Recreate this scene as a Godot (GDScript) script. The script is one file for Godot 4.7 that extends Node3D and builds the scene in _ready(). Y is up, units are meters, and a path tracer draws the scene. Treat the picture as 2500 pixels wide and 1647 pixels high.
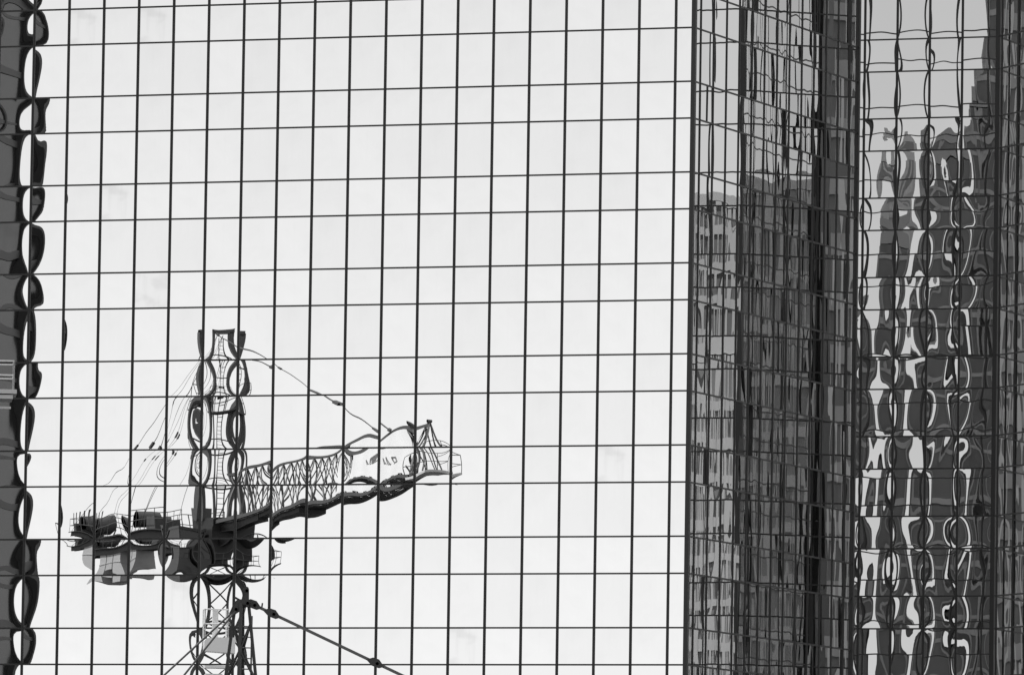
extends Node3D

const YAW := 0.36557                 # turn of the glass buildings' grid
const CORNER := Vector3(6.81826, 0.0, -317.3179)
const HT := 2.07485                  # vision pane
const HS := 1.41832                  # spandrel pane
const ROW0 := 108.27174
const W := 1.5

var M := {}
var used := {}
var rng := RandomNumberGenerator.new()

# ---------------------------------------------------------------- helpers
func mat(r: float, rough: float, metal := 0.0) -> StandardMaterial3D:
	var m := StandardMaterial3D.new()
	m.albedo_color = Color(r, r, r).linear_to_srgb()
	m.roughness = rough
	m.metallic = metal
	return m

func numbered(called: String) -> String:
	if not used.has(called):
		used[called] = 0
		return called
	used[called] += 1
	return "%s_%03d" % [called, used[called]]

func thing(called: String, label: String, category: String, at := Vector3.ZERO, turn := 0.0, group := "") -> Node3D:
	var o := Node3D.new()
	o.name = numbered(called)
	add_child(o)
	o.position = at
	o.rotation.y = turn
	o.set_meta("label", label)
	o.set_meta("category", category)
	if group != "":
		o.set_meta("group", group)
	return o

func part(called: String, parent: Node) -> Node3D:
	var o := Node3D.new()
	o.name = called
	parent.add_child(o, true)
	return o

func new_st() -> SurfaceTool:
	var st := SurfaceTool.new()
	st.begin(Mesh.PRIMITIVE_TRIANGLES)
	return st

func quad(st: SurfaceTool, a: Vector3, b: Vector3, c: Vector3, d: Vector3) -> void:
	var n := (c - a).cross(b - a).normalized()
	for p in [a, b, c, a, c, d]:
		st.set_normal(n)
		st.add_vertex(p)

# box between two corners
func bx(st: SurfaceTool, lo: Vector3, hi: Vector3) -> void:
	var p := []
	for i in 8:
		p.append(Vector3(hi.x if i & 1 else lo.x, hi.y if i & 2 else lo.y, hi.z if i & 4 else lo.z))
	quad(st, p[4], p[6], p[7], p[5])
	quad(st, p[1], p[3], p[2], p[0])
	quad(st, p[5], p[7], p[3], p[1])
	quad(st, p[0], p[2], p[6], p[4])
	quad(st, p[6], p[2], p[3], p[7])
	quad(st, p[0], p[4], p[5], p[1])

# straight member of square section, or of n sides
func beam(st: SurfaceTool, a: Vector3, b: Vector3, w: float, n := 4, h := -1.0) -> void:
	var d := (b - a).normalized()
	var s := d.cross(Vector3.UP)
	if s.length() < 0.01:
		s = d.cross(Vector3.RIGHT)
	s = s.normalized()
	var t := s.cross(d).normalized()
	var hh := w if h < 0.0 else h
	var ring := []
	for k in n:
		var an := TAU * (k + 0.5) / n
		var q := 0.7071 if n == 4 else 0.5
		ring.append(s * cos(an) * w * q + t * sin(an) * hh * q)
	for k in n:
		var e: Vector3 = ring[k]
		var g: Vector3 = ring[(k + 1) % n]
		quad(st, a + e, b + e, b + g, a + g)
		if k > 0 and k < n - 1:
			for z in [[a, 1], [b, -1]]:
				var o: Vector3 = z[0]
				var tri := [o + ring[0], o + e, o + g] if z[1] == 1 else [o + ring[0], o + g, o + e]
				for v in tri:
					st.set_normal(-d * z[1])
					st.add_vertex(v)

func obj(called: String, st: SurfaceTool, m: Material, parent: Node) -> MeshInstance3D:
	return inst(called, st.commit(), m, parent)

func inst(called: String, mesh: Mesh, m: Material, parent: Node) -> MeshInstance3D:
	var o := MeshInstance3D.new()
	o.name = called
	o.mesh = mesh
	o.material_override = m
	parent.add_child(o, true)
	return o

func row_y(k: int) -> float:
	# row 0 at ROW0; going down the intervals are short, tall, short, tall ...
	var pairs := floori(k / 2.0)
	var y := ROW0 - pairs * (HT + HS)
	return y if k % 2 == 0 else y - HS

# ---------------------------------------------------------------- glass panes
# One sheet of coated glass: a shallow pillow (air pressure in the sealed unit) with roller waves, a few tenths of a millimetre to two millimetres deep.
func pane_arrays(st: SurfaceTool, x0: float, y0: float, w: float, h: float, r: RandomNumberGenerator, how: Dictionary, n := 12) -> void:
	var A := r.randf_range(how.lo, how.hi)
	var px := r.randf_range(-0.6, 0.6)
	var py := r.randf_range(-0.6, 0.6)
	var tx := r.randfn(0.0, how.tilt)
	var ty := r.randfn(0.0, how.tilt)
	var tw := r.randfn(0.0, how.twist)
	var waves := []
	for i in 4:
		waves.append([r.randf_range(2.0, 5.5) * (1 if r.randf() < 0.5 else -1), r.randf_range(0.4, 3.2) * how.up, r.randf() * TAU, r.randfn(0.0, how.wave)])
	var verts := []
	var norms := []
	for j in n + 1:
		for i in n + 1:
			var x := 2.0 * i / n - 1.0
			var y := 2.0 * j / n - 1.0
			# slopes in metres per half pane
			var gx := 1.0 - x * x
			var gy := 1.0 - y * y
			var sh := 1.0 + px * x + py * y
			var z := A * gx * gy * sh + tw * x * y
			var dx := A * gy * (-2.0 * x * sh + gx * px) + tw * y
			var dy := A * gx * (-2.0 * y * sh + gy * py) + tw * x
			for v in waves:
				var ph: float = v[0] * x + v[1] * y + v[2]
				z += v[3] * sin(ph)
				dx += v[3] * v[0] * cos(ph)
				dy += v[3] * v[1] * cos(ph)
			dx = dx / (w * 0.5) + tx
			dy = dy / (h * 0.5) + ty
			verts.append(Vector3(x0 + (x + 1.0) * 0.5 * w, y0 + (y + 1.0) * 0.5 * h, z))
			norms.append(Vector3(-dx, -dy, 1.0).normalized())
	for j in n:
		for i in n:
			var a := j * (n + 1) + i
			for q in [a, a + n + 1, a + n + 2, a, a + n + 2, a + 1]:
				st.set_normal(norms[q])
				st.set_uv(Vector2((verts[q].x - x0) / w, 1.0 - (verts[q].y - y0) / h))
				st.add_vertex(verts[q])

var pane_cache := {}
func pane_mesh(w: float, h: float, variant: int, how: Dictionary) -> Mesh:
	var key := "%s %.3f %.3f %d" % [how.key, w, h, variant]
	if not pane_cache.has(key):
		var r := RandomNumberGenerator.new()
		r.seed = hash(key)
		var st := new_st()
		pane_arrays(st, -w * 0.5, -h * 0.5, w, h, r, how)
		pane_cache[key] = st.commit()
	return pane_cache[key]

# xs: mullion positions along the face; rows k0..k1; a pane inside `own` (x from, x to, row from, row to) is a part of its own.
func facade(parent: Node3D, called: String, origin: Vector3, turn: float, xs: Array, k0: int, k1: int, own: Array, how: Dictionary, seed_: int) -> void:
	var f := part(called, parent)
	f.position = origin
	f.rotation.y = turn
	var r := RandomNumberGenerator.new()
	r.seed = seed_
	var rest := new_st()
	var any := false
	for k in range(k0, k1):
		var y1 := row_y(k)
		var y0 := row_y(k + 1)
		var tall := posmod(k, 2) == 1
		for i in xs.size() - 1:
			var xa: float = xs[i]
			var xb: float = xs[i + 1]
			var w := xb - xa
			var single: bool = own.size() > 0 and xb > own[0] and xa < own[1] and k >= own[2] and k < own[3]
			if single:
				var g: Material = M.glass[r.randi() % M.glass.size()]
				if how.key == "front":
					g = M.film[r.randi() % M.film.size()]
				if how.key == "front" and r.randf() < 0.03:
					g = M.dusty[r.randi() % M.dusty.size()]
				var o := inst("window_pane" if tall else "spandrel_pane", pane_mesh(w, y1 - y0, r.randi() % 40, how), g, f)
				o.position = Vector3((xa + xb) * 0.5, (y0 + y1) * 0.5, 0.0)
			else:
				pane_arrays(rest, xa, y0, w, y1 - y0, r, how, 8)
				any = true
	if any:
		obj("outlying_glass", rest, M.glass[0], f).set_meta("kind", "stuff")
	# lower storeys, never in view: plain sheets floor by floor
	var ylow := row_y(k1)
	var low := new_st()
	var yy := ylow
	while yy > 4.0:
		var yb := maxf(yy - (HT + HS), 0.0)
		quad(low, Vector3(xs[0], yb + 0.03, 0), Vector3(xs[0], yy - 0.03, 0), Vector3(xs[-1], yy - 0.03, 0), Vector3(xs[-1], yb + 0.03, 0))
		yy = yb
	obj("lower_glass", low, M.glass[0], f).set_meta("kind", "stuff")
	var top := row_y(k0)
	var vm: Mesh = null
	for i in xs.size():
		var edge: bool = i == 0 or i == xs.size() - 1
		var st := new_st()
		var hw := 0.051
		bx(st, Vector3(-hw, 0.0, -0.10), Vector3(hw, top, 0.026))
		bx(st, Vector3(-hw * 0.42, 0.0, 0.026), Vector3(hw * 0.42, top, 0.038))
		if vm == null:
			vm = st.commit()
		var o := inst("vertical_mullion", vm, M.mullion, f)
		var ox := 0.0
		if edge:
			ox = 0.054 if i == 0 else -0.054
		o.position = Vector3(xs[i] + ox, 0, 0)
	var hst := new_st()
	bx(hst, Vector3(xs[0] + 0.002, -0.032, -0.09), Vector3(xs[-1] - 0.002, 0.032, 0.022))
	var hm := hst.commit()
	for k in range(k0, k1 + 1):
		inst("horizontal_mullion", hm, M.mullion, f).position.y = row_y(k) - (0.036 if k == k0 else 0.0)

func steps(a: float, n: int) -> Array:
	var o := []
	for i in n:
		o.append(a + W * i)
	return o

func towers() -> void:
	var front := {"key": "front", "lo": 0.0007, "hi": 0.0028, "tilt": 0.0009, "twist": 0.0002, "wave": 0.00007, "up": 1.0}
	var side := {"key": "side", "lo": -0.0003, "hi": 0.0006, "tilt": 0.0004, "twist": 0.0001, "wave": 0.00013, "up": 0.12}
	var back := {"key": "back", "lo": 0.0004, "hi": 0.0025, "tilt": 0.0008, "twist": 0.0004, "wave": 0.00018, "up": 0.8}
	var wing := {"key": "wing", "lo": -0.0003, "hi": 0.0006, "tilt": 0.0003, "twist": 0.0001, "wave": 0.00008, "up": 0.15}
	var t := thing("glass_tower", "tall mirror glass tower with a bright sky and crane reflected in its broad front", "glass tower", CORNER, -YAW)
	var xf := steps(-41.25, 28)
	xf.append(0.0)
	facade(t, "front_facade", Vector3.ZERO, 0.0, xf, -7, 18, [-29.3, 0.1, 0, 15], front, 11)
	var xe := [0.0]
	xe.append_array(steps(0.75393, 13))
	xe.append(19.77628)
	facade(t, "side_facade", Vector3.ZERO, PI / 2, xe, -7, 18, [-1.0, 20.0, -1, 15], side, 12)
	var xr := [0.0, 0.75]
	xr.append_array(steps(2.25, 27))
	facade(t, "rear_facade", Vector3(0, 0, -19.77628), PI, xr, -7, 18, [], wing, 13)
	var cp := new_st()
	bx(cp, Vector3(-0.085, 0, -0.085), Vector3(0.085, row_y(-7) + 0.05, 0.085))
	var cm := cp.commit()
	inst("corner_post", cm, M.mullion, t).position = Vector3(0, 0, 0)
	inst("corner_post", cm, M.mullion, t).position = Vector3(0, 0, -19.776)
	inst("corner_post", cm, M.mullion, t).position = Vector3(-41.26, 0, -19.776)
	inst("corner_post", cm, M.mullion, t).position = Vector3(-41.26, 0, 0)
	var sh := new_st()
	bx(sh, Vector3(-42.4, 0, -20.1), Vector3(-41.36, row_y(-7) + 0.9, -18.4))
	obj("end_fin", sh, M.mullion, t)
	var core := new_st()
	bx(core, Vector3(-41.1, 0, -19.6), Vector3(-0.2, row_y(-7) - 0.2, -0.2))
	obj("wall", core, M.glass[0], t)
	var rf := new_st()
	bx(rf, Vector3(-41.4, row_y(-7) + 0.06, -19.9), Vector3(0.12, row_y(-7) + 0.9, 0.12))
	obj("roof", rf, M.mullion, t)

	var t2 := thing("glass_tower", "set back mirror glass tower with angled wall and strongly warped reflections", "glass tower", CORNER, -YAW)
	var wz := -46.1646
	var x3 := steps(-16.058, 9)
	x3.append(-2.41839)
	facade(t2, "front_facade", Vector3(0, 0, wz), 0.0, x3, -7, 18, [-9.9, -2.0, -3, 15], back, 21)
	var k := Vector3(-2.41839, 0, wz)
	var x4 := [0.0, 0.38]
	x4.append_array(steps(1.88, 11))
	x4.append(17.4)
	facade(t2, "angled_facade", k, -PI / 4, x4, -7, 18, [-1.0, 3.4, -3, 15], wing, 22)
	var j := k + Vector3(1, 0, 1) * 17.4 / sqrt(2.0)
	facade(t2, "wing_facade", j, 0.0, steps(0.0, 16), -7, 18, [], wing, 23)
	inst("corner_post", cm, M.mullion, t2).position = k + Vector3(0.03, 0, 0.03)
	inst("corner_post", cm, M.mullion, t2).position = j
	inst("corner_post", cm, M.mullion, t2).position = Vector3(-16.06, 0, wz)
	# body behind the glass
	var st := new_st()
	var yt := row_y(-7)
	var poly := [Vector3(-16.1, 0, wz - 0.2), Vector3(-2.35, 0, wz - 0.2), j + Vector3(0.15, 0, -0.2), j + Vector3(22.5, 0, -0.2), j + Vector3(22.5, 0, -40), Vector3(-16.1, 0, wz - 30)]
	for i in poly.size():
		var a: Vector3 = poly[i]
		var b: Vector3 = poly[(i + 1) % poly.size()]
		quad(st, a, a + Vector3.UP * yt, b + Vector3.UP * yt, b)
	obj("wall", st, M.glass[0], t2)
	var st2 := new_st()
	var pts := PackedVector2Array()
	for p in poly:
		pts.append(Vector2(p.x, p.z))
	var tri := Geometry2D.triangulate_polygon(pts)
	for i in tri:
		st2.set_normal(Vector3.UP)
		st2.add_vertex(Vector3(pts[i].x, yt - 0.05, pts[i].y))
	obj("roof", st2, M.mullion, t2)

# ---------------------------------------------------------------- lattice work
# one bay of a four-cornered mast
func mast_bay(st: SurfaceTool, y0: float, y1: float, w: float, leg: float, br: float) -> void:
	var c := [Vector3(-w, 0, -w) / 2, Vector3(w, 0, -w) / 2, Vector3(w, 0, w) / 2, Vector3(-w, 0, w) / 2]
	for i in 4:
		var a: Vector3 = c[i]
		var b: Vector3 = c[(i + 1) % 4]
		beam(st, a + Vector3.UP * y0, a + Vector3.UP * y1, leg)
		beam(st, a + Vector3.UP * y0, b + Vector3.UP * (y0 + y1) / 2, br)
		beam(st, b + Vector3.UP * (y0 + y1) / 2, a + Vector3.UP * y1, br)
		beam(st, a + Vector3.UP * y1, b + Vector3.UP * y1, br)

func mast(parent: Node3D, top: float, w: float, bay: float, leg: float, br: float, turn := 0.0) -> void:
	var n := int(round(top / bay))
	var st := new_st()
	mast_bay(st, 0.0, top / n, w, leg, br)
	var m := st.commit()
	for i in n:
		var o := inst("mast_section", m, M.steel, parent)
		o.position.y = i * top / n
		o.rotation.y = turn

func handrail(parent: Node3D, pts: Array, h: float, m: Material, w := 0.04, spacing := 1.2) -> void:
	var st := new_st()
	for i in pts.size() - 1:
		var a: Vector3 = pts[i]
		var b: Vector3 = pts[i + 1]
		for q in [0.5, 1.0]:
			beam(st, a + Vector3.UP * h * q, b + Vector3.UP * h * q, w, 6)
		var n := maxi(1, int(round(a.distance_to(b) / spacing)))
		for kk in n + 1:
			var p := a.lerp(b, float(kk) / n)
			beam(st, p, p + Vector3.UP * (h + 0.01), w, 6)
	obj("handrail", st, m, parent)

func ladder(parent: Node3D, a: Vector3, b: Vector3, across: Vector3, w: float, m: Material) -> void:
	var st := new_st()
	var s := across.normalized() * w * 0.5
	beam(st, a - s, b - s, 0.05)
	beam(st, a + s, b + s, 0.05)
	var n := int(a.distance_to(b) / 0.3)
	for i in range(1, n):
		var p := a.lerp(b, float(i) / n)
		beam(st, p - s, p + s, 0.035, 6)
	obj("ladder", st, m, parent)

# the crane that is only seen in the tower's front
func mirrored_crane() -> void:
	var base := Vector3(-60.37, 0, -273.23)
	var c := thing("tower_crane", "dark tower crane with white banner on its jib, mirrored in the bright facade", "tower crane", base, 0.3215)
	var ys := 91.1
	mast(c, 89.4, 1.75, 2.63, 0.22, 0.1, PI / 6)
	# slewing ring and turntable
	var st := new_st()
	beam(st, Vector3(0, 89.4, 0), Vector3(0, 90.1, 0), 2.3, 20)
	obj("slewing_ring", st, M.steel_dark, c)
	st = new_st()
	bx(st, Vector3(-1.3, 90.1, -1.05), Vector3(1.3, 91.5, 1.05))
	bx(st, Vector3(-1.1, 91.5, -0.9), Vector3(1.1, 92.0, 0.9))
	obj("turntable", st, M.steel_dark, c)
	# cab with frames and glass
	var cab := part("cab", c)
	cab.position = Vector3(0.1, 89.3, -1.95)
	st = new_st()
	bx(st, Vector3(-0.75, 0, -0.7), Vector3(0.75, 0.85, 0.7))
	bx(st, Vector3(-0.75, 1.95, -0.7), Vector3(0.75, 2.1, 0.7))
	for sx in [-0.71, 0.71]:
		for sz in [-0.66, 0.66]:
			beam(st, Vector3(sx, 0.8, sz), Vector3(sx, 2.0, sz), 0.08)
	obj("cab_shell", st, M.steel, cab)
	st = new_st()
	bx(st, Vector3(-0.68, 0.85, -0.63), Vector3(0.68, 1.95, 0.63))
	obj("cab_window", st, M.dark_glass, cab)
	handrail(c, [Vector3(-1.9, 89.6, -1.4), Vector3(-1.9, 89.6, 1.6), Vector3(1.9, 89.6, 1.6), Vector3(1.9, 89.6, -1.4)], 1.1, M.steel, 0.05)
	st = new_st()
	bx(st, Vector3(-2.0, 89.5, -1.5), Vector3(2.0, 89.6, 1.7))
	obj("walkway", st, M.steel_dark, c)
	# cathead: two box legs, portal head, pulleys, ladder
	for s in [-1, 1]:
		st = new_st()
		beam(st, Vector3(-0.5, 91.9, 0.92 * s), Vector3(0.0, 99.2, 0.88 * s), 0.25, 4, 0.3)
		beam(st, Vector3(0.0, 99.2, 0.88 * s), Vector3(0.0, 101.0, 0.8 * s), 0.26, 4, 0.3)
		beam(st, Vector3(1.2, 91.9, 0.9 * s), Vector3(0.0, 98.6, 0.72 * s), 0.12)
		obj("cathead_leg", st, M.steel, c)
	st = new_st()
	for y in [93.6, 95.4, 97.2, 99.2]:
		beam(st, Vector3(-0.2, y, -0.85), Vector3(-0.2, y, 0.85), 0.09)
	beam(st, Vector3(0, 101.0, -0.92), Vector3(0, 101.0, 0.92), 0.26)
	obj("cathead_crossbar", st, M.steel, c)
	for z in [-0.25, 0.0, 0.25]:
		st = new_st()
		beam(st, Vector3(0.0, 98.0, z - 0.05), Vector3(0.0, 98.0, z + 0.05), 0.3, 16)
		obj("pulley", st, M.steel_dark, c)
	ladder(c, Vector3(-0.15, 91.9, 0.1), Vector3(0.0, 100.6, 0.1), Vector3(0, 0, 1), 0.42, M.steel_dark)
	st = new_st()
	bx(st, Vector3(-0.9, 97.2, -0.85), Vector3(0.5, 97.28, 0.85))
	obj("head_platform", st, M.steel, c)
	handrail(c, [Vector3(0.5, 97.28, -0.85), Vector3(-0.9, 97.28, -0.85), Vector3(-0.9, 97.28, 0.85), Vector3(0.5, 97.28, 0.85)], 1.0, M.steel, 0.04, 0.7)
	# jib: triangular truss in sections, rising slightly to the tip
	var jib := part("jib", c)
	jib.position = Vector3(1.2, 91.75, 0)
	jib.rotation.z = 0.075
	var L := 18.7
	var secs := 6
	var hgt := 2.2
	var hw := 0.72
	for s in secs:
		var x0 := L / secs * s
		var x1 := L / secs * (s + 1)
		st = new_st()
		beam(st, Vector3(x0, hgt, 0), Vector3(x1, hgt, 0), 0.17)
		for z in [-hw, hw]:
			beam(st, Vector3(x0, 0, z), Vector3(x1, 0, z), 0.19)
		var nb := 3
		for b in nb:
			var xa := lerpf(x0, x1, float(b) / nb)
			var xb := lerpf(x0, x1, (b + 1.0) / nb)
			var xm := (xa + xb) * 0.5
			for z in [-hw, hw]:
				beam(st, Vector3(xa, 0, z), Vector3(xm, hgt, 0), 0.065)
				beam(st, Vector3(xm, hgt, 0), Vector3(xb, 0, z), 0.065)
			beam(st, Vector3(xa, 0, -hw), Vector3(xa, 0, hw), 0.07)
			beam(st, Vector3(xa, 0, -hw), Vector3(xb, 0, hw), 0.06)
		obj("jib_section", st, M.steel, jib)
	st = new_st()
	for i in 34:
		bx(st, Vector3(0.3 + i * 0.42, -0.16, -0.5), Vector3(0.3 + i * 0.42 + 0.3, -0.12, 0.5))
	bx(st, Vector3(-0.2, -0.55, -0.55), Vector3(3.6, -0.18, 0.55))
	bx(st, Vector3(3.6, -0.4, -0.5), Vector3(8.5, -0.18, 0.5))
	obj("jib_walkway", st, M.steel_dark, jib)
	st = new_st()
	bx(st, Vector3(L - 0.1, -0.25, -0.95), Vector3(L + 1.6, -0.1, 0.95))
	obj("tip_platform", st, M.white_paint, jib)
	handrail(jib, [Vector3(L - 0.1, -0.1, -0.92), Vector3(L + 1.56, -0.1, -0.92), Vector3(L + 1.56, -0.1, 0.92), Vector3(L - 0.1, -0.1, 0.92)], 1.1, M.steel, 0.04)
	st = new_st()
	for z in [-hw, hw]:
		beam(st, Vector3(L, hgt + 0.2, 0), Vector3(L + 0.9, 0, z), 0.09)
		beam(st, Vector3(L, hgt + 0.2, 0), Vector3(L - 0.4, hgt, 0), 0.09)
		beam(st, Vector3(L, hgt + 0.2, 0), Vector3(L + 0.2, 0, z), 0.07)
	beam(st, Vector3(L, hgt + 0.2, -0.18), Vector3(L, hgt + 0.2, 0.18), 0.18, 16)
	obj("tip_sheave_frame", st, M.steel, jib)
	# banner on the slanting side of the truss
	var bn := part("banner", jib)
	var b0 := Vector3(L - 6.2, 0.16, -hw - 0.12)
	var b1 := Vector3(L - 0.3, 0.16, -hw - 0.12)
	var up := Vector3(0, hgt - 0.1, hw).normalized() * 2.05
	st = new_st()
	var nx := 18
	for i in nx:
		var pa := b0.lerp(b1, float(i) / nx)
		var pb := b0.lerp(b1, (i + 1.0) / nx)
		for jj in 4:
			var za := Vector3(0, 0, 0.03 * sin(i * 1.1 + jj * 0.9))
			var zb := Vector3(0, 0, 0.03 * sin((i + 1) * 1.1 + jj * 0.9))
			var zc := Vector3(0, 0, 0.03 * sin((i + 1) * 1.1 + (jj + 1) * 0.9))
			var zd := Vector3(0, 0, 0.03 * sin(i * 1.1 + (jj + 1) * 0.9))
			quad(st, pa + up * jj / 4.0 + za, pa + up * (jj + 1) / 4.0 + zd, pb + up * (jj + 1) / 4.0 + zc, pb + up * jj / 4.0 + zb)
	obj("cloth", st, M.banner, bn)
	var tm := TextMesh.new()
	tm.text = "B M"
	tm.font_size = 60
	tm.pixel_size = 0.016
	tm.depth = 0.01
	var tx := inst("lettering", tm, M.print, bn)
	tx.position = b0.lerp(b1, 0.62) + up * 0.5 + Vector3(0, 0, -0.06)
	tx.rotation.y = PI
	tx.rotation.x = 0.37
	# pendants
	for a in [[Vector3(0.1, 100.9, -0.5), 16.2]]:
		st = new_st()
		var p0: Vector3 = a[0]
		var p1 := Vector3(1.2, 91.75, p0.z * 0.3) + Vector3(a[1] * cos(0.075) - hgt * sin(0.075), a[1] * sin(0.075) + hgt * cos(0.075), 0)
		beam(st, p0, p1, 0.075, 6)
		for q in [0.02, 0.35, 0.7, 0.97]:
			var pp := p0.lerp(p1, q)
			beam(st, pp - (p1 - p0).normalized() * 0.25, pp + (p1 - p0).normalized() * 0.25, 0.2, 4, 0.12)
		obj("jib_pendant", st, M.steel, c)
	# counter-jib with deck, rails, winch, ballast
	st = new_st()
	for z in [-0.75, 0.75]:
		bx(st, Vector3(-14.2, 90.9, z - 0.14), Vector3(-1.4, 91.3, z + 0.14))
	for i in 8:
		bx(st, Vector3(-14.0 + i * 1.6, 90.85, -0.6), Vector3(-13.8 + i * 1.6, 91.2, 0.6))
	obj("counter_jib", st, M.steel_dark, c)
	st = new_st()
	bx(st, Vector3(-14.3, 91.3, -1.2), Vector3(-1.4, 91.36, 1.2))
	obj("deck", st, M.steel_dark, c)
	handrail(c, [Vector3(-1.6, 91.36, -1.16), Vector3(-14.2, 91.36, -1.16), Vector3(-14.2, 91.36, 1.16), Vector3(-1.6, 91.36, 1.16)], 1.1, M.steel, 0.045)
	st = new_st()
	bx(st, Vector3(-6.2, 91.36, -0.6), Vector3(-5.2, 92.1, 0.6))
	beam(st, Vector3(-7.4, 92.0, -0.8), Vector3(-7.4, 92.0, 0.8), 0.9, 20)
	obj("winch", st, M.steel, c)
	st = new_st()
	bx(st, Vector3(-3.4, 91.36, 0.3), Vector3(-2.6, 92.7, 0.9))
	obj("switch_cabinet", st, M.steel, c)
	st = new_st()
	for i in 5:
		beam(st, Vector3(-13.6 + i * 0.62, 91.9, -0.9), Vector3(-13.6 + i * 0.62, 92.9, -0.9), 0.07)
	beam(st, Vector3(-12.4, 92.1, -0.7), Vector3(-12.4, 92.1, 0.7), 1.0, 20)
	bx(st, Vector3(-13.9, 91.36, -0.7), Vector3(-13.4, 92.1, 0.7))
	obj("hoist_unit", st, M.steel, c)
	for i in 3:
		st = new_st()
		var x := -11.6 + i * 1.15
		bx(st, Vector3(x, 89.6 + 0.25 * (i % 2), -0.85), Vector3(x + 1.02, 91.0, 0.85))
		bx(st, Vector3(x - 0.02, 90.3, -0.88), Vector3(x + 1.04, 90.36, 0.88))
		obj("ballast_block", st, M.concrete, c)
	for z in [-0.6, 0.6]:
		for x in [-6.5, -10.5, -13.9]:
			st = new_st()
			var p0 := Vector3(-0.05, 100.8, z * 0.5)
			var p1 := Vector3(x, 91.4, z * 1.6)
			beam(st, p0, p1, 0.032, 6)
			var pm := p0.lerp(p1, 0.55)
			beam(st, pm - (p1 - p0).normalized() * 0.22, pm + (p1 - p0).normalized() * 0.22, 0.11)
			obj("counter_jib_stay", st, M.steel, c)

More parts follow.
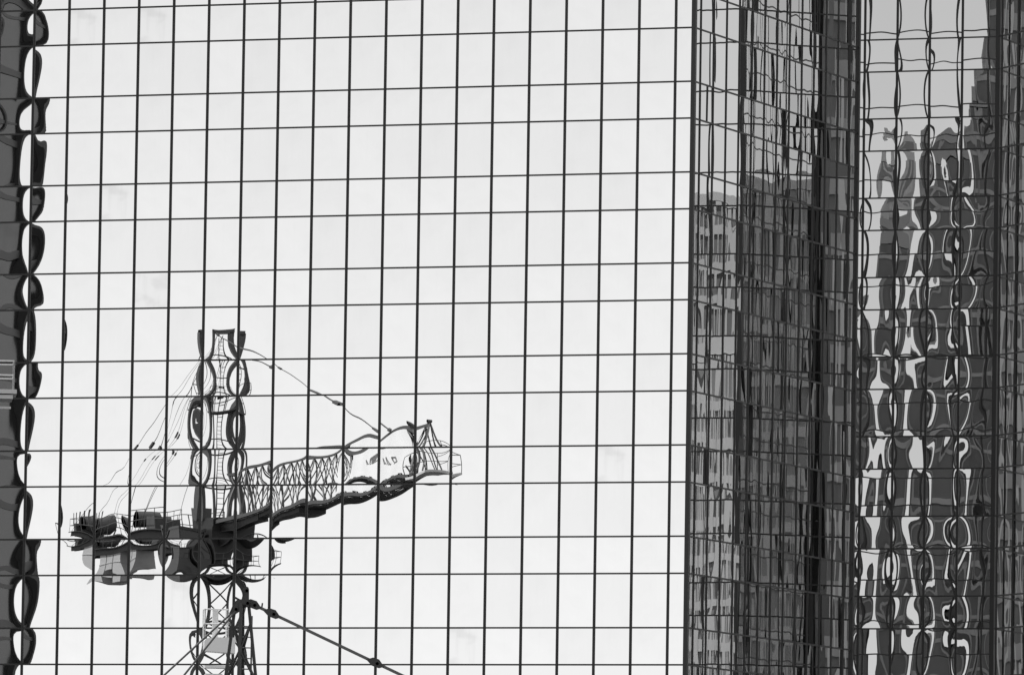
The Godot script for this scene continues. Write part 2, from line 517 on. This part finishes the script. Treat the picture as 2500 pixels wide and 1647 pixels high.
# the crane whose head rises into the picture in front of the tower
func near_crane() -> void:
	var c := thing("tower_crane", "dark lattice crane head with hooked apex plate and pendant bars before the glass wall", "tower crane", Vector3(-7.68, 0, -240.0))
	var ys := 72.0
	mast(c, ys - 1.6, 1.9, 2.9, 0.17, 0.08, 0.5)
	var st := new_st()
	bx(st, Vector3(-1.5, ys - 1.6, -1.2), Vector3(1.5, ys, 1.2))
	obj("turntable", st, M.steel_dark, c)
	# four-legged head, narrowing to the apex
	var head := part("cathead", c)
	head.rotation.y = 0.68
	var yb := ys
	var yt := 80.95
	var wb := 1.75
	var wt := 0.27
	var cn := [Vector3(-1, 0, -1), Vector3(1, 0, -1), Vector3(1, 0, 1), Vector3(-1, 0, 1)]
	for k in 4:
		st = new_st()
		beam(st, cn[k] * wb * 0.5 + Vector3.UP * yb, cn[k] * wt * 0.5 + Vector3.UP * yt, 0.085)
		obj("cathead_leg", st, M.steel_dark, head)
	var n := 9
	for i in n:
		var f0 := 1.0 - pow(1.0 - float(i) / n, 1.25)
		var f1 := 1.0 - pow(1.0 - (i + 1.0) / n, 1.25)
		if i == n - 1:
			continue
		for k in 4:
			st = new_st()
			var w0 := lerpf(wb, wt, f0) * 0.5
			var w1 := lerpf(wb, wt, f1) * 0.5
			var a: Vector3 = cn[k] * w0 + Vector3.UP * lerpf(yb, yt, f0)
			var b: Vector3 = cn[(k + 1) % 4] * w1 + Vector3.UP * lerpf(yb, yt, f1)
			if (i + k) % 2 == 1:
				a = cn[(k + 1) % 4] * w0 + Vector3.UP * lerpf(yb, yt, f0)
				b = cn[k] * w1 + Vector3.UP * lerpf(yb, yt, f1)
			beam(st, a, b, 0.046)
			obj("brace", st, M.steel_dark, head)
	ladder(c, Vector3(0.12, 72.0, -0.72), Vector3(0.14, 80.6, -0.1), Vector3(1, 0, 0), 0.3, M.steel)
	# apex plates: two cheeks with a raised horn
	var prof := PackedVector2Array([Vector2(-0.30, -0.28), Vector2(-0.16, 0.04), Vector2(-0.08, 0.11), Vector2(0.05, 0.12), Vector2(0.07, 0.22), Vector2(0.085, 0.42), Vector2(0.11, 0.47), Vector2(0.145, 0.48), Vector2(0.18, 0.46), Vector2(0.2, 0.4), Vector2(0.205, 0.12), Vector2(0.24, 0.05), Vector2(0.2, -0.1), Vector2(0.14, -0.12), Vector2(0.12, -0.05), Vector2(0.03, -0.04), Vector2(-0.02, -0.1), Vector2(-0.06, -0.24), Vector2(-0.2, -0.34)])
	for z in [-0.16, 0.16]:
		var pl := CSGPolygon3D.new()
		pl.name = "apex_plate"
		pl.polygon = prof
		pl.depth = 0.05
		pl.material = M.steel_dark
		c.add_child(pl, true)
		pl.position = Vector3(0.0 if z > 0 else -0.07, 80.95, z + 0.025)
	st = new_st()
	for p in [Vector2(-0.16, -0.18), Vector2(0.14, 0.36), Vector2(0.17, 0.0)]:
		beam(st, Vector3(p.x, 80.95 + p.y, -0.24), Vector3(p.x, 80.95 + p.y, 0.24), 0.09, 12)
	obj("apex_pin", st, M.steel, c)
	# jib pendant: eye plates and flat bars
	var d := Vector3(3.94, -1.80, 0.0).normalized()
	var p0 := Vector3(0.27, 80.95, 0.0)
	var ends := [0.0, 0.62, 3.95, 9.5, 15.0]
	for i in 4:
		st = new_st()
		beam(st, p0 + d * (ends[i] + 0.02), p0 + d * ends[i + 1], 0.085, 4, 0.085)
		obj("pendant_bar", st, M.steel, c)
	for e in [0.05, 0.66, 3.97, 9.5]:
		var pl := CSGPolygon3D.new()
		pl.name = "link_plate"
		pl.polygon = PackedVector2Array([Vector2(-0.28, -0.03), Vector2(-0.12, 0.11), Vector2(0.06, 0.13), Vector2(0.15, 0.08), Vector2(0.28, -0.0), Vector2(0.16, -0.1), Vector2(-0.06, -0.12)])
		pl.depth = 0.12
		pl.material = M.steel_dark
		c.add_child(pl, true)
		pl.position = p0 + d * e + Vector3(0, 0, 0.06)
		pl.rotation.z = atan2(d.y, d.x)
		st = new_st()
		var q: Vector3 = p0 + d * (e + 0.06)
		beam(st, q - Vector3(0, 0, 0.09), q + Vector3(0, 0, 0.09), 0.09, 12)
		obj("link_pin", st, M.steel_dark, c)
	st = new_st()
	beam(st, p0 + d * 0.33, p0 + d * 0.33 + Vector3(0.02, 0.16, 0), 0.045)
	obj("lug", st, M.steel_dark, c)
	# two stays to the counter-jib
	for a in [[Vector3(-0.14, 80.83, -0.16), Vector3(-2.22, 78.853, -0.16)], [Vector3(-0.12, 80.8, 0.16), Vector3(-1.62, 78.862, 0.16)]]:
		st = new_st()
		var s0: Vector3 = a[0]
		var s1: Vector3 = a[1]
		beam(st, s0, s0 + (s1 - s0) * 4.1, 0.06, 6)
		obj("counter_jib_stay", st, M.steel, c)
	st = new_st()
	for z in [-0.7, 0.7]:
		beam(st, Vector3(1.4, ys + 0.3, z), Vector3(30, ys + 0.3, z), 0.16)
		for i in 14:
			beam(st, Vector3(1.4 + i * 2.0, ys + 0.3, z), Vector3(2.4 + i * 2.0, ys + 2.0, 0), 0.07)
			beam(st, Vector3(2.4 + i * 2.0, ys + 2.0, 0), Vector3(3.4 + i * 2.0, ys + 0.3, z), 0.07)
	beam(st, Vector3(1.4, ys + 2.0, 0), Vector3(29.4, ys + 2.0, 0), 0.14)
	obj("jib", st, M.steel, c)
	st = new_st()
	bx(st, Vector3(-10.5, ys + 0.1, -0.9), Vector3(-1.4, ys + 0.5, 0.9))
	bx(st, Vector3(-10.3, ys - 1.6, -0.9), Vector3(-8.3, ys + 0.1, 0.9))
	obj("counter_jib", st, M.steel_dark, c)

# slender white hoist mast with its railed top platform
func hoist() -> void:
	var x0 := -9.53
	var c := thing("hoist_mast", "slender white hoist mast topped by a pale railed platform behind the crane head", "hoist", Vector3(x0, 0, -270.0), 0.12)
	var st := new_st()
	mast_bay(st, 0.0, 2.0, 0.5, 0.05, 0.03)
	var m := st.commit()
	for i in 40:
		inst("mast_section", m, M.white_paint, c).position = Vector3(0.0, i * 2.0, 0)
	# rounded hood
	var prof := PackedVector2Array([Vector2(-0.32, -0.24), Vector2(-0.34, 0.1), Vector2(-0.26, 0.17), Vector2(-0.1, 0.21), Vector2(0.70, 0.215), Vector2(0.72, 0.1), Vector2(0.66, 0.085), Vector2(0.66, -0.3)])
	var pl := CSGPolygon3D.new()
	pl.name = "platform_hood"
	pl.polygon = prof
	pl.depth = 0.8
	pl.material = M.white_paint
	c.add_child(pl)
	pl.position = Vector3(0.0, 80.98, 0.4)
	st = new_st()
	bx(st, Vector3(-0.3, 80.2, -0.35), Vector3(0.4, 80.28, 0.35))
	obj("cross_bar", st, M.white_paint, c)
	handrail(c, [Vector3(-0.33, 81.15, -0.36), Vector3(-0.33, 81.15, 0.36), Vector3(0.42, 81.15, 0.36), Vector3(0.42, 81.15, -0.36)], 0.95, M.white_paint, 0.042, 0.6)
	st = new_st()
	bx(st, Vector3(-0.06, 81.19, -0.1), Vector3(0.12, 82.1, 0.1))
	obj("top_post", st, M.white_paint, c)

# railed end of a crane's counter-jib that pokes in at the frame's edge
func side_crane() -> void:
	var c := thing("tower_crane", "grey railed crane platform end with pale deck beside the dark tower reflection", "tower crane", Vector3(-30.0, 0, -215.0), 0.08)
	mast(c, 83.5, 1.7, 2.7, 0.16, 0.08)
	var st := new_st()
	bx(st, Vector3(-1.2, 83.5, -1.2), Vector3(1.2, 84.9, 1.2))
	obj("turntable", st, M.steel_dark, c)
	st = new_st()
	for z in [-0.5, 0.5]:
		bx(st, Vector3(1.0, 84.72, z - 0.1), Vector3(16.4, 85.0, z + 0.1))
	obj("counter_jib", st, M.steel_dark, c)
	st = new_st()
	bx(st, Vector3(-1.0, 85.2, -0.72), Vector3(17.14, 85.31, 0.72))
	bx(st, Vector3(-1.0, 85.07, -0.66), Vector3(17.04, 85.17, 0.66))
	obj("deck", st, M.pale_steel, c)
	handrail(c, [Vector3(-1.0, 85.31, 0.68), Vector3(17.06, 85.31, 0.68), Vector3(17.06, 85.31, -0.68), Vector3(-1.0, 85.31, -0.68)], 0.74, M.pale_steel, 0.035, 6.0)
	st = new_st()
	beam(st, Vector3(16.5, 84.72, -0.4), Vector3(16.5, 85.2, -0.4), 0.14)
	beam(st, Vector3(16.2, 84.85, 0.4), Vector3(17.0, 84.85, 0.4), 0.06)
	obj("bracket", st, M.pale_steel, c)

# ---------------------------------------------------------------- surroundings
func block(called: String, label: String, at: Vector3, turn: float, size: Vector3, fl: float, bay: float, wall: Material, glass: Material, ledge: Material, sill := 0.35, group := "", band := 0.3, pier := 0.17) -> Node3D:
	var b := thing(called, label, "building", at, turn, group)
	var st := new_st()
	bx(st, Vector3(-size.x / 2, 0, -size.z / 2), Vector3(size.x / 2, size.y, size.z / 2))
	obj("wall", st, glass, b)
	var n := int(size.y / fl)
	st = new_st()
	bx(st, Vector3(-size.x / 2 - sill, -band * fl, -size.z / 2 - sill), Vector3(size.x / 2 + sill, 0.03 * fl, size.z / 2 + sill))
	var lm := st.commit()
	for i in range(1, n + 1):
		inst("floor_band", lm, ledge, b).position.y = i * fl
	st = new_st()
	var nx := maxi(1, int(size.x / bay))
	var nz := maxi(1, int(size.z / bay))
	for i in nx + 1:
		var x := lerpf(-size.x / 2, size.x / 2, float(i) / nx)
		for z in [-size.z / 2 - sill * 0.8, size.z / 2 + sill * 0.8]:
			bx(st, Vector3(x - bay * pier, 0, z - 0.2), Vector3(x + bay * pier, size.y - 0.03, z + 0.2))
	for i in range(1, nz):
		var z := lerpf(-size.z / 2, size.z / 2, float(i) / nz)
		for x in [-size.x / 2 - sill * 0.8, size.x / 2 + sill * 0.8]:
			bx(st, Vector3(x - 0.2, 0, z - bay * pier), Vector3(x + 0.2, size.y - 0.03, z + bay * pier))
	obj("pier", st, wall, b).set_meta("kind", "stuff")
	st = new_st()
	bx(st, Vector3(-size.x / 2 - sill, size.y + 0.07, -size.z / 2 - sill), Vector3(size.x / 2 + sill, size.y + 1.4, size.z / 2 + sill))
	obj("parapet", st, wall, b)
	return b

func local(u: float, w: float) -> Vector3:
	return CORNER + Vector3(cos(YAW), 0, sin(YAW)) * u + Vector3(-sin(YAW), 0, cos(YAW)) * w

func surroundings() -> void:
	# dark tower mirrored along the front's far edge
	var d := block("office_tower", "near black office tower mirrored along the edge of the bright glass front", local(-106.2, 126.0), -YAW, Vector3(30, 150, 28), 3.6, 7.0, M.charcoal, M.charcoal_glass, M.slate, 0.12, "", 0.12, 0.06)
	var st := new_st()
	bx(st, Vector3(14.6, 0, -14.4), Vector3(15.6, 151, -13.0))
	obj("corner_pier", st, M.stone, d)
	st = new_st()
	bx(st, Vector3(16.3, 0, -14.2), Vector3(16.75, 101.0, -13.7))
	for i in 26:
		bx(st, Vector3(15.6, 3.0 + i * 3.6, -14.05), Vector3(16.3, 3.15 + i * 3.6, -13.85))
	obj("service_riser", st, M.stone_dark, d)
	# blocks on the photographer's side
	block("office_tower", "broad grey office block mirrored low in the side wall", Vector3(40, 0, 170), 0.1, Vector3(90, 150, 40), 3.8, 2.4, M.stone_light, M.stone_dark, M.stone_light, 0.3, "", 0.2, 0.2)
	block("office_tower", "pale stone office block mirrored beneath the grey one", Vector3(20, 0, 90), -0.1, Vector3(60, 129, 24), 3.8, 1.8, M.limestone, M.stone, M.limestone, 0.3, "", 0.25, 0.22)
	# across the street to the left, seen along the gap between the two towers
	block("office_tower", "tall grey ribbed office tower mirrored in the angled glass wall", Vector3(-172, 0, -371), 0.0, Vector3(44, 190, 50), 3.7, 1.6, M.plaster, M.stone, M.stone_light, 0.3)
	block("office_tower", "grey stone block with pale ledges mirrored along the side wall", Vector3(-190, 0, -494), 0.87, Vector3(70, 128, 40), 3.7, 2.2, M.plaster, M.stone_light, M.plaster, 0.4, "", 0.2, 0.2)
	# beyond the towers: slim slabs with sky between them
	for q in [["low grey slab mirrored at the end of the row beyond the towers", -4.0, 2.5, 111.0], ["narrow grey slab mirrored between the low and the tall ones", 4.0, 5.0, 115.6], ["tall narrow grey slab mirrored in the warped set back glass", 6.3, 8.0, 121.0], ["stepped grey slab mirrored between the two tallest ones", 8.9, 9.6, 123.5], ["tallest broad grey slab mirrored in the warped set back glass", 9.95, 40.0, 133.0]]:
		block("office_tower", q[0], Vector3((q[1] + q[2]) / 2.0 + 0.3, 0, -460), -0.05, Vector3(q[2] - q[1], q[3], 14), 3.7, 1.1, M.stone_light, M.stone, M.limestone, 0.12, "", 0.09, 0.07)
	block("office_tower", "slender white plaster tower mirrored behind the narrow grey slab", Vector3(6.9, 0, -500), -0.05, Vector3(0.85, 125.0, 8), 3.7, 0.4, M.plaster, M.stone_light, M.plaster, 0.08, "", 0.2, 0.2)

func ground() -> void:
	var st := new_st()
	quad(st, Vector3(-3000, 0, 3000), Vector3(-3000, 0, -3000), Vector3(3000, 0, -3000), Vector3(3000, 0, 3000))
	var g := obj("ground", st, M.asphalt, self)
	g.set_meta("kind", "structure")
	g.set_meta("label", "grey asphalt ground far below the towers")

# ----------------------------------------------------------------
func _ready() -> void:
	rng.seed = 7
	var cam := Camera3D.new()
	cam.name = "camera"
	cam.position = Vector3(0, 70, 0)
	cam.basis = Basis(Vector3.RIGHT, 0.07804) * Basis(Vector3.BACK, 0.01549)
	cam.fov = rad_to_deg(2.0 * atan(823.5 / 20309.21))
	cam.near = 1.0
	cam.far = 6000.0
	add_child(cam)
	cam.current = true

	var env := Environment.new()
	env.background_mode = Environment.BG_SKY
	env.tonemap_mode = Environment.TONE_MAPPER_LINEAR
	env.tonemap_exposure = 1.0
	env.sdfgi_enabled = true
	env.ssao_enabled = true
	env.ssil_enabled = true
	var sky := Sky.new()
	var sm := ProceduralSkyMaterial.new()
	sm.sky_top_color = Color(0.62, 0.62, 0.62)
	sm.sky_horizon_color = Color(1.0, 1.0, 1.0)
	sm.ground_horizon_color = Color(0.5, 0.5, 0.5)
	sm.ground_bottom_color = Color(0.3, 0.3, 0.3)
	sm.sky_curve = 0.3
	sm.sky_energy_multiplier = 1.18
	sm.sun_angle_max = 1.0
	sky.sky_material = sm
	env.sky = sky
	var we := WorldEnvironment.new()
	we.name = "world_environment"
	we.environment = env
	add_child(we)

	var sun := DirectionalLight3D.new()
	sun.name = "sun"
	sun.light_energy = 1.5
	sun.light_color = Color(1.0, 1.0, 1.0)
	sun.light_angular_distance = 0.5
	sun.shadow_enabled = true
	sun.rotation = Vector3(deg_to_rad(-56), deg_to_rad(217), 0)
	add_child(sun)

	M.mullion = mat(0.025, 0.4, 0.2)
	M.steel = mat(0.10, 0.5, 0.0)
	M.steel_dark = mat(0.03, 0.5, 0.0)
	M.pale_steel = mat(0.5, 0.4, 0.2)
	M.white_paint = mat(0.78, 0.45)
	M.banner = mat(0.82, 0.8)
	M.print = mat(0.35, 0.8)
	M.concrete = mat(0.52, 0.85)
	M.charcoal = mat(0.05, 0.6)
	M.dark_glass = mat(0.02, 0.08, 0.0)
	M.charcoal_glass = mat(0.03, 0.2)
	M.slate = mat(0.09, 0.5)
	M.stone_dark = mat(0.17, 0.8)
	M.stone = mat(0.28, 0.8)
	M.stone_light = mat(0.5, 0.8)
	M.limestone = mat(0.62, 0.8)
	M.plaster = mat(0.78, 0.8)
	M.asphalt = mat(0.06, 0.9)
	M.glass = []
	for i in 6:
		M.glass.append(mat(0.64 + 0.006 * i, 0.0, 1.0))
	M.film = []
	M.dusty = []
	for i in 8:
		var worn: bool = i >= 6
		var d := mat(0.635 + 0.006 * (i % 6), 0.0, 1.0)
		var soft := FastNoiseLite.new()
		soft.seed = 30 + i
		soft.frequency = 0.012
		soft.fractal_octaves = 3
		var run := FastNoiseLite.new()
		run.seed = 60 + i
		run.frequency = 0.03
		run.fractal_octaves = 4
		var im := Image.create(96, 128, false, Image.FORMAT_RGB8)
		for y in 128:
			for x in 96:
				var v := 1.0 - (0.045 if worn else 0.008) * smoothstep(-0.2, 0.6, soft.get_noise_2d(x, y))
				v -= (0.02 if worn else 0.004) * smoothstep(0.0, 0.6, run.get_noise_2d(x * 1.6, y * 0.12))
				im.set_pixel(x, y, Color(v, v, v))
		d.albedo_texture = ImageTexture.create_from_image(im)
		if worn:
			M.dusty.append(d)
		else:
			M.film.append(d)

	ground()
	towers()
	surroundings()
	mirrored_crane()
	near_crane()
	hoist()
	side_crane()
